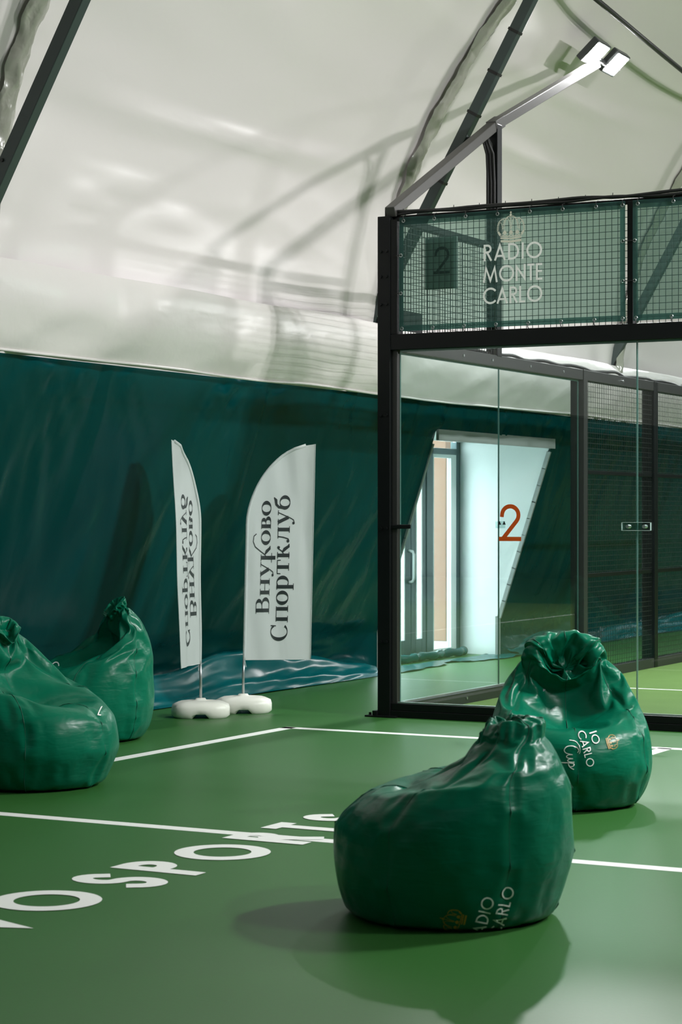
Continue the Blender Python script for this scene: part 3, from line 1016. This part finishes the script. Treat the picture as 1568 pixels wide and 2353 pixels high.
# ------------------------------------------------------------------ banners
def build_banner(x0, x1, label, logo):
    t = empty('mesh_banner', (x0, -.05, 3.06), label, 'banner', group='green banners on the cage')
    Wd, Hh = x1 - x0, 0.90
    nu, nv = 60, 30
    U, V = np.meshgrid(np.linspace(0, Wd, nu), np.linspace(0, Hh, nv), indexing='ij')
    def dep(U, V): return 0.006 * vnoise(U * 3 + x0 * 3, V * 2) + 0.004 * np.cos(U / Wd * 2 * PI * 7) * np.abs(V / Hh - .5) * 2
    A = np.stack([U, dep(U, V), V], -1)
    MB().grid(A).build('fabric', 'veil', t, smooth=True)
    hem = MB()
    for a, b in (((0, 0), (Wd, .045)), ((0, Hh - .06), (Wd, Hh)), ((0, .045), (.04, Hh - .06)), ((Wd - .04, .045), (Wd, Hh - .06))):
        u, v = np.meshgrid(np.linspace(a[0], b[0], 40), np.linspace(a[1], b[1], 12), indexing='ij')
        hem.grid(np.stack([u, dep(u, v) - .004, v], -1))
    hem.build('hem', 'veil_hem', t, smooth=True)
    ey = [(Wd * (i + .1) / 7.0, .02) for i in range(7)] + [(Wd * (i + .15) / 7.0, Hh - .028) for i in range(7)] + [(.018, .3), (.018, .6), (Wd - .018, .02), (Wd - .018, .3), (Wd - .018, .6), (Wd - .018, Hh - .03)]
    for u, v in ey:
        u = max(u, .018)
        r = MB().tube([(u + .012 * math.cos(a), -.010, v + .012 * math.sin(a)) for a in np.linspace(0, 2 * PI, 11)], .0035, 5, caps=False).build('eyelet', 'galv', t)
        dz = -.05 if v < .1 else (.05 if v > .8 else 0)
        dx = 0 if dz else (-.05 if u < .5 else .05)
        MB().tube([(u, -.012, v), (u + dx * .7, -.018, v + dz * .7), (u + dx, .03, v + dz)], .0035, 5).build('tie', 'cable', r)
    if logo:
        for word, gp, x, z, wd in (('RADIO', .17, .735, .512, 3.82), ('MONTE', .10, .73, .345, 3.87), ('CARLO', .12, .73, .178, 3.87)):
            mb = MB()
            q, L = text_quads(word, FUT, .125, gp, width=wd)
            flat_text(mb, q, (x, -.013, z), (1, 0, 0), (0, 0, 1), .128)
            mb.build('printed_lettering', 'print_white', t)
        mb = MB()
        flat_text(mb, crown_quads(), (.965, -.013, .645), (1, 0, 0), (0, 0, 1), .24)
        mb.build('printed_crown', 'print_cream', t)
    return t


def build_sign():
    t = empty('court_sign', (.21, .06, 3.39), 'pale board with a black number 2 hanging behind the left banner', 'sign')
    MB().box((0, -.008, 0), (.28, .008, .41)).build('board', 'sign', t, bevel=.004)
    mb = MB(); q, L = text_quads('2', caps_font(.10), .10)
    flat_text(mb, q, (.085, -.0095, .12), (1, 0, 0), (0, 0, 1), .215)
    mb.build('number', 'print_black', t)
    for x in (.04, .24):
        MB().tube([(x, -.03, .40), (x, .0, .395), (x, .01, .37)], .003, 5).build('hook', 'galv', t)


# ------------------------------------------------------------------ flags
SER = serif_font()


def build_flag(loc, dirv, label, bow, twist=0.0):
    """pole at the origin; cloth spreads along local +X; text reads upwards on the -Y side"""
    ang = math.atan2(dirv[1], dirv[0])
    t = empty('feather_flag', loc, label, 'flag', rz=ang, group='white feather flags')
    # water-filled base with two feet
    n = 40
    rings = []
    for r, z in ((.90, 0.0), (1.0, .02), (1.0, .075), (.93, .105), (.74, .125), (.45, .133), (.2, .136), (.16, .15), (.05, .152)):
        ring = []
        for j in range(n):
            a = 2 * PI * j / n
            ca, sa = math.cos(a), math.sin(a)
            k = (abs(ca) ** 3 + abs(sa) ** 3) ** (-1 / 3)
            rib = 1 + (0.035 * math.cos(a * 8) if 0.3 < r < .95 and z > .09 else 0)
            zz = z
            if z < 0.06 and abs(ca) < .30 :
                zz = max(z, .035 if z < .03 else z)
            ring.append((.232 * r * k * ca * rib, .175 * r * k * sa * rib, zz))
        rings.append(ring)
    A = np.array(rings)
    A = np.concatenate([A, A[:, :1]], 1)
    mb = MB(); mb.grid(A[:, ::-1])
    bs = mb.build('base', 'plastic', t, smooth=True)
    bs.rotation_euler = (0, 0, R(YAW) - ang + R(4))
    MB().tube([(0, 0, .13), (0, 0, .30), (.006, 0, .44)], [.011, .011, .010], 10).build('pole', 'pole', t, smooth=True)
    H, Wd = 1.76, .55
    z0 = .425
    sh = .022
    # outline: pole side straight to 64 %, then curving over to the tip
    def left(v):
        if v < 1.12: return 0.0
        q = (v - 1.12) / (H - 1.12)
        return Wd * (1 - math.sqrt(max(0, 1 - q ** 1.7)))
    nu, nv = 28, 90
    vs = np.linspace(0, 1, nv) ** 0.9 * H
    G = np.zeros((nv, nu, 3))
    def dep(u, v):
        return bow * math.sin(u / Wd * PI) + .010 * float(vnoise(u * 9 + v * 1.2 + loc[0] * 9, v * 1.1)) + twist * (u / Wd) * (1 - v / H)
    for i, v in enumerate(vs):
        l = left(v)
        for j in range(nu):
            u = l + (Wd + .0 - l) * j / (nu - 1)
            G[i, j] = (u + sh * v, dep(u, v), v + z0)
    fl = MB(); fl.grid(G)
    cloth = fl.build('flag_cloth', 'flag', t, smooth=True)
    # sleeve with the bent pole inside, along the leading edge
    sl = []
    for v in np.linspace(0, H * .995, 60):
        l = left(v)
        sl.append((l + sh * v + .008, dep(l, v), v + z0))
    MB().tube(sl, [.013] * 60, 8).build('sleeve', 'flag', cloth, smooth=True)
    hm = MB()
    hm.tube([(Wd + sh * v, dep(Wd, v), v + z0) for v in np.linspace(0, H, 40)], .0035, 5)
    hm.tube([(u, dep(u, 0), z0) for u in np.linspace(0, Wd, 20)], .0035, 5)
    hm.build('hem', 'flag', cloth, smooth=True)
    MB().tube([(.012, -.01, z0 + .0), (.020, -.012, z0 - .04), (.026, -.01, z0 - .055), (.018, -.01, z0 - .058), (.008, -.01, z0 - .03), (.012, -.01, z0)], .002, 5).build('tie_cord', 'flag', t)
    # printed words, visible from both faces
    def words(side, which):
        mb = MB()
        def put(chars, bx, by, sc, length):
            x = 0; adv = []
            for ch in chars:
                gw, st = SER[ch]; adv.append((x, st)); x += gw + .05
            x -= .05
            k = length / (x * sc)
            for x0, st in adv:
                mv = [([((p[0] + x0), p[1]) for p in s[0]], s[1], s[2]) for s in st]
                for q in strokes_to_quads(mv, .05, .15):
                    pts = []
                    for p in q:
                        v = by + p[0] * sc * k          # along the reading direction: up
                        u = bx - p[1] * sc
                        pts.append((u + sh * v, dep(u, v) - side * .0025, v + z0))
                    if side < 0: pts.reverse()
                    mb.quad(*pts)
        if which == 0: put(['В', 'н', 'у', 'к1', 'о', 'в', 'о'], .203, .37, .077, .925)
        else: put(['С', 'п', 'о', 'р', 'т', 'к', 'л', 'у', 'б'], .358, .152, .098, 1.19)
        return mb
    for side in (1, -1):
        for k in (0, 1):
            words(side, k).build('printed_lettering', 'print_black', cloth)
    return t


# ------------------------------------------------------------------ beanbags
def bag_mesh(K, dent=None, seed=0, nt=112, ns=84, gather=0.05, height=1.0, crumple=0.0):
    """lofted pear-shaped bag, local +X is the seat side. returns grid (ns, nt, 3)"""
    P = smooth_path(K, ns)
    cx, cz, a, b, ph = P.T
    th = np.linspace(0, 2 * PI, nt, endpoint=False)
    S_, T_ = np.meshgrid(np.arange(ns), th, indexing='ij')
    t = S_ / (ns - 1)
    ex = 1.0
    ca, sa = np.cos(T_), np.sin(T_)
    aa = a[S_]; bb = b[S_]
    # gores: slight pinch at six seams, pleats that deepen towards the gathered top
    seam = np.abs(((T_ * 6 / (2 * PI) + .5) % 1) - .5) / .5
    pinch = 1 - .022 * np.exp(-(seam / .10) ** 2) * np.sin(np.clip(t * 1.05, 0, 1) * PI)
    g = np.clip((t - .50) / .42, 0, 1) ** 1.4
    pl = np.sin(T_ * 9 + seed + 2.5 * vnoise(t * 3 + seed, T_ * 0 + seed)) * .6 + np.sin(T_ * 17 + 2 * seed + 3 * vnoise(t * 4, T_ * 0 + 9)) * .4
    # make the noise periodic in angle by sampling a cylinder
    nx, ny = np.cos(T_) * 1.6 + 7 + seed * 3.1, np.sin(T_) * 1.6 + 5
    lump = fbm(nx + t * 2.2, ny - t * 1.7, 3)
    rad = pinch * (1 + gather * g * pl * 1.6 + .030 * lump * np.sin(np.clip(t, 0, 1) * PI))
    x = cx[S_] + aa * rad * ca * np.cos(ph[S_])
    yv = bb * rad * sa
    z = cz[S_] - aa * rad * ca * np.sin(ph[S_])
    A = np.stack([x, yv, z], -1)
    if dent:
        for (dx, dy, dz, r, amp) in dent:
            q = ((x - dx) ** 2 + (yv - dy) ** 2 + (z - dz) ** 2) / r ** 2
            e = np.exp(-q)
            A[..., 0] -= amp * e * .75
            A[..., 2] -= amp * e * .55
    if crumple:
        A[..., 2] += crumple * g ** 3 * vnoise(np.cos(T_) * 4 + 3, np.sin(T_) * 4 + t * 9)
        A[..., 0] += crumple * g ** 3 * vnoise(np.cos(T_) * 4 + 13, np.sin(T_) * 4 + t * 9)
    A[..., 2] = np.maximum(A[..., 2], 0.004)
    return A


def wrinkle(o, A, frames, grow, goal, seat):
    """let the cover settle as cloth cut larger than its filling: slack in the seat and top, tauter on the lower body"""
    ns, nt = A.shape[:2]
    vg = o.vertex_groups.new(name='hold')
    sg = o.vertex_groups.new(name='taut')
    for i in range(ns):
        t = i / (ns - 1)
        for j in range(nt):
            th = 2 * PI * j / nt
            fr = 0.5 + 0.5 * math.cos(th)                      # 1 at the front
            slack = max(0.0, min(1.0, (t - .40) / .2)) * (0.45 + 0.55 * fr) * seat
            sm = abs(((j * 6 / nt + .5) % 1) - .5) / .5
            pk = math.exp(-(sm / .16) ** 2)                    # puckers along the seams
            taut = max(0.0, min(1.0, 1.0 - slack - .35 * pk))
            w = goal * (1.25 - .75 * slack)
            if i < 5: w = max(w, 1.0 - i * .15)
            vg.add([i * nt + j], w, 'REPLACE')
            sg.add([i * nt + j], taut, 'REPLACE')
    vg.add([ns * nt, ns * nt + 1], 1.0, 'REPLACE')
    sg.add([ns * nt, ns * nt + 1], 1.0, 'REPLACE')
    c = o.modifiers.new('cloth', 'CLOTH')
    cs = c.settings
    cs.quality = 6
    cs.mass = 0.25
    cs.tension_stiffness = 30; cs.compression_stiffness = 30; cs.shear_stiffness = 10
    cs.bending_stiffness = BEND
    cs.vertex_group_mass = 'hold'
    cs.pin_stiffness = PIN
    cs.vertex_group_shrink = 'taut'
    cs.shrink_min = -grow
    cs.shrink_max = -grow * .12
    cs.effector_weights.gravity = GRAV
    c.collision_settings.use_collision = False
    c.point_cache.frame_start = 1
    c.point_cache.frame_end = frames
    for f in range(1, frames + 1):
        S.frame_set(f)
    dg = bpy.context.evaluated_depsgraph_get()
    me = bpy.data.meshes.new_from_object(o.evaluated_get(dg))
    o.modifiers.clear()
    o.vertex_groups.clear()
    o.data = me
    S.frame_set(1)


BEND, PIN, GRAV = 4.0, 1.0, 0.3


def build_bag(loc, rz, K, label, seed, dent=None, gather=.05, crumple=0.0, sim=(22, .07, .10), logo=None, zmax=2.0, tag_at=None, scale=(1, 1, 1)):
    t = empty('beanbag', loc, label, 'beanbag', rz=rz, group='green beanbag chairs')
    A = bag_mesh(K, dent, seed, gather=gather, crumple=crumple) * np.array(scale)
    ns, nt = A.shape[:2]
    mb = MB()
    mb.v = [tuple(p) for p in A.reshape(-1, 3).tolist()]
    for i in range(ns - 1):
        for j in range(nt):
            k = (j + 1) % nt
            mb.f.append((i * nt + j, i * nt + k, (i + 1) * nt + k, (i + 1) * nt + j))
    mb.v.append(tuple(A[0].mean(0))); mb.v.append(tuple(A[-1].mean(0) - np.array([0, 0, .03])))
    for j in range(nt):
        k = (j + 1) % nt
        mb.f.append((ns * nt, k, j)); mb.f.append((ns * nt + 1, (ns - 1) * nt + j, (ns - 1) * nt + k))
    o = mb.build('cover', 'bag', None, smooth=True)
    uv = o.data.uv_layers.new(name='UVMap')
    for poly in o.data.polygons:
        for li in poly.loop_indices:
            vi = o.data.loops[li].vertex_index
            i, j = divmod(vi, nt)
            u = j / nt
            if u == 0 and any(o.data.loops[l].vertex_index % nt > nt // 2 for l in poly.loop_indices): u = 1.0
            uv.data[li].uv = (u, min(i / (ns - 1), 1.0))
    if sim:
        wrinkle(o, A, *sim)
    n = len(o.data.vertices)
    co = np.zeros(n * 3); o.data.vertices.foreach_get('co', co); co = co.reshape(-1, 3)
    co[:, 2] = np.maximum(co[:, 2], 0.002)
    o.data.vertices.foreach_set('co', co.reshape(-1))
    o.data.update()
    o.parent = t
    sub = o.modifiers.new('subsurf', 'SUBSURF'); sub.levels = 1; sub.render_levels = 1
    # seams down the gores
    G = co[:ns * nt].reshape(ns, nt, 3)
    for k in range(6):
        j = int(round(k * nt / 6)) % nt
        p = G[2:int(ns * .90), j]
        cn = G[2:int(ns * .90)].mean(1)
        q = p + (p - cn) / np.linalg.norm(p - cn, axis=1)[:, None] * .0012
        MB().tube([tuple(r) for r in q.tolist()], .0024, 5).build('seam', 'seam', t, smooth=True)
    bv = BVHTree.FromPolygons([tuple(v) for v in co.tolist()], [tuple(p.vertices) for p in o.data.polygons])
    mw = Matrix.Translation(loc) @ Matrix.Rotation(rz, 4, 'Z')
    inv = mw.inverted()
    if logo:
        org, nrm, upv, parts = logo           # all in world space; nrm points from the logo into the bag
        nrm = Vector(nrm).normalized()
        upv = Vector(upv); upv = (upv - nrm * upv.dot(nrm)).normalized()
        rgt = nrm.cross(upv).normalized()
        for kind, m, quads, du, dv, sc in parts:
            mb = MB()
            for q in quads:
                pts = []
                for p in q:
                    wp = Vector(org) + rgt * (du + p[0] * sc) + upv * (dv + p[1] * sc)
                    hit = bv.ray_cast(inv @ (wp - nrm * .8), inv.to_3x3() @ nrm)
                    if hit[0] is None or hit[0].z > zmax: break
                    pts.append(hit[0] + hit[1] * .0035)
                if len(pts) == 4 and (pts[0] - pts[2]).length < .12: mb.quad(*pts)
            if mb.f:
                mb.build(kind, m, t)
    if tag_at:
        org, nrm = tag_at
        hit = bv.ray_cast(inv @ (Vector(org) - Vector(nrm).normalized() * .8), inv.to_3x3() @ Vector(nrm).normalized())
        if hit[0] is not None:
            p = hit[0]; nn = hit[1]
            s = nn.cross(Vector((0, 0, 1))).normalized()
            b = MB(); b.quad(p - s * .010, p + s * .008 + nn * .006, p + s * .02 + nn * .016 - Vector((0, 0, .05)), p - s * .012 + nn * .012 - Vector((0, 0, .042)))
            b.build('care_tag', 'tag', t, solid=.001)
    return t


def script_cup():
    """flowing script word"""
    c = [(.62, .86), (.50, 1.0), (.30, .92), (.12, .60), (.10, .26), (.26, .06), (.46, .12), (.60, .36), (.66, .50), (.62, .26), (.70, .10), (.82, .18), (.92, .46),
         (.90, .24), (.98, .10), (1.08, .22), (1.16, .46), (1.10, .0), (1.02, -.34), (1.12, .10), (1.26, .44), (1.40, .36), (1.38, .14), (1.22, .10), (1.44, .16), (1.62, .36)]
    p = [tuple(q) for q in smooth_path(c, 110).tolist()]
    k = smooth_path([(-.25, .55), (-.1, .9), (.2, 1.1), (.55, 1.08), (.72, .98)], 20)
    return strokes_to_quads([(p, [.055] * 110, False), ([tuple(q) for q in k.tolist()], [.04] * 20, False)], .05)


def build_bags():
    K0 = [(0, 0.0, .33, .33, 0), (0, .03, .40, .40, 0), (0, .12, .455, .455, 0), (.01, .27, .49, .485, .02), (0, .46, .472, .47, .085),
          (-.04, .59, .425, .43, .165), (-.10, .685, .34, .385, .345), (-.155, .78, .246, .33, .51), (-.195, .885, .143, .24, .636), (-.215, .95, .085, .17, .6), (-.22, 1.0, .07, .13, .4), (-.205, 1.035, .075, .13, .35), (-.20, 1.02, .05, .10, .35), (-.205, .97, .025, .06, .35)]
    words = [text_quads(w_, FUT, .115, .16, step=.12) for w_ in ('RADIO', 'MONTE', 'CARLO')]
    (a, LA), (m_, LM), (c_, LC) = words
    fwd = Vector((-math.sin(R(YAW)), math.cos(R(YAW)), 0))
    rgt = Vector((math.cos(R(YAW)), math.sin(R(YAW)), 0))
    up = Vector((0, 0, 1))
    crown = crown_quads()
    # A: nearest, back to the camera
    KA = [(0, 0.0, .35, .35, 0), (0, .03, .42, .42, 0), (0, .14, .465, .46, 0), (-.01, .30, .49, .48, .02), (-.02, .475, .475, .47, .117),
          (-.06, .595, .40, .42, .165), (-.13, .655, .30, .34, .28), (-.19, .72, .205, .24, .34), (-.24, .785, .15, .18, .25), (-.255, .835, .125, .15, .2), (-.245, .862, .085, .115, .15), (-.24, .85, .06, .085, .15), (-.235, .81, .03, .045, .15)]
    lt = 'printed_lettering'
    pa = [(lt, 'print_white', a, 0, 0, .050), (lt, 'print_white', m_, -.20, -.068, .050), (lt, 'print_white', c_, .035, -.068, .050), ('printed_crown', 'print_gold', crown, .06, .085, .10)]
    ua = (-rgt * .96 + up * .26)
    ra = (up * .96 + rgt * .26)
    build_bag((3.823, -7.243, 0), R(203), KA, 'green beanbag nearest the camera, turned away, its gathered top to the right', 1, gather=.06, crumple=.035, scale=(.99, .99, .91),
              sim=(24, .10, .26, .55), logo=(Vector((3.823, -7.243, 0)) + rgt * .10 - up * .04, fwd, ua, pa))
    # B: behind it, facing the camera with a deep seat
    pb = [(lt, 'print_white', text_quads('IO', FUT, .115, .16, step=.12)[0], -.0565, .05, .044), (lt, 'print_white', c_, -.075, -.012, .044), ('printed_script', 'print_white', script_cup(), -.03, -.112, .08), ('printed_crown', 'print_gold', crown, .015, .125, .075)]
    ub = rgt * .97 + up * .22
    KB = K0[:8] + [(-.195, .885, .17, .27, .64), (-.205, .955, .145, .25, .7), (-.165, .985, .125, .22, .85), (-.135, .965, .10, .18, .95), (-.16, .92, .065, .12, .95), (-.19, .87, .03, .06, .9)]
    build_bag((3.045, -4.003, 0), R(-62), KB, 'green beanbag facing the camera in front of the cage, with a deep creased seat', 2,
              dent=[(.12, .0, .62, .24, .20), (-.05, .0, .80, .14, .06)], gather=.07, crumple=.04, scale=(.94, .93, .89),
              sim=SIM, logo=(Vector((3.045, -4.003, 0)) + rgt * .035 + up * .36, fwd, ub, pb), zmax=.455, tag_at=(Vector((3.045, -4.003, 0)) - rgt * .12 + up * .62, fwd))
    # C: left front
    build_bag((-0.075, -4.745, 0), R(0), K0, 'green beanbag cut by the left edge of the picture, seat lobe to the right', 3,
              dent=[(.10, .0, .62, .22, .17)], gather=.06, sim=SIM, scale=(1.02, 1, .95), logo=(Vector((-0.075, -4.745, 0)) + rgt * .40 + up * .43, fwd, up * .9 + rgt * .2, [(lt, 'print_white', text_quads('L', FUT, .115, .1, step=.12)[0], 0, 0, .05)]))
    # D: left back
    pd = [(lt, 'print_white', m_, -.12, 0, .06), (lt, 'print_white', a, -.12, -.085, .06), ('printed_crown', 'print_gold', crown, .0, -.13, .10)]
    build_bag((-1.274, -2.476, 0), R(232), [(x, z * 1.05, p, q, r) for x, z, p, q, r in K0], 'green beanbag beside the green curtain, behind the one at the left edge', 4,
              dent=[(.10, .0, .64, .22, .15)], gather=.06, sim=SIM, scale=(1, 1, .92),
              logo=(Vector((-1.274, -2.476, 0)) - rgt * .33 + up * .52, fwd, -rgt * .5 + up * .86, pd))


SIM = (26, .13, .2, 1.0)

build_floor()
build_shell()
build_rafters()
build_doorway()
build_cage()
build_lights()
build_banner(0.035, 1.925, 'green mesh banner with a crown and white lettering on the cage corner', True)
build_banner(1.985, 3.93, 'plain green mesh banner at the right edge of the picture', False)
build_sign()
cr = Vector((math.cos(R(YAW)), math.sin(R(YAW)), 0)); cf = Vector((-math.sin(R(YAW)), math.cos(R(YAW)), 0))
build_flag((-1.30, -0.22, 0), cr * .995 + cf * .10, 'white feather flag facing the camera, its black words readable', .02)
build_flag((-1.395, -0.725, 0), -cr * .30 - cf * .95, 'white feather flag turned nearly edge-on, left of the readable one', -.02, .05)
build_bags()
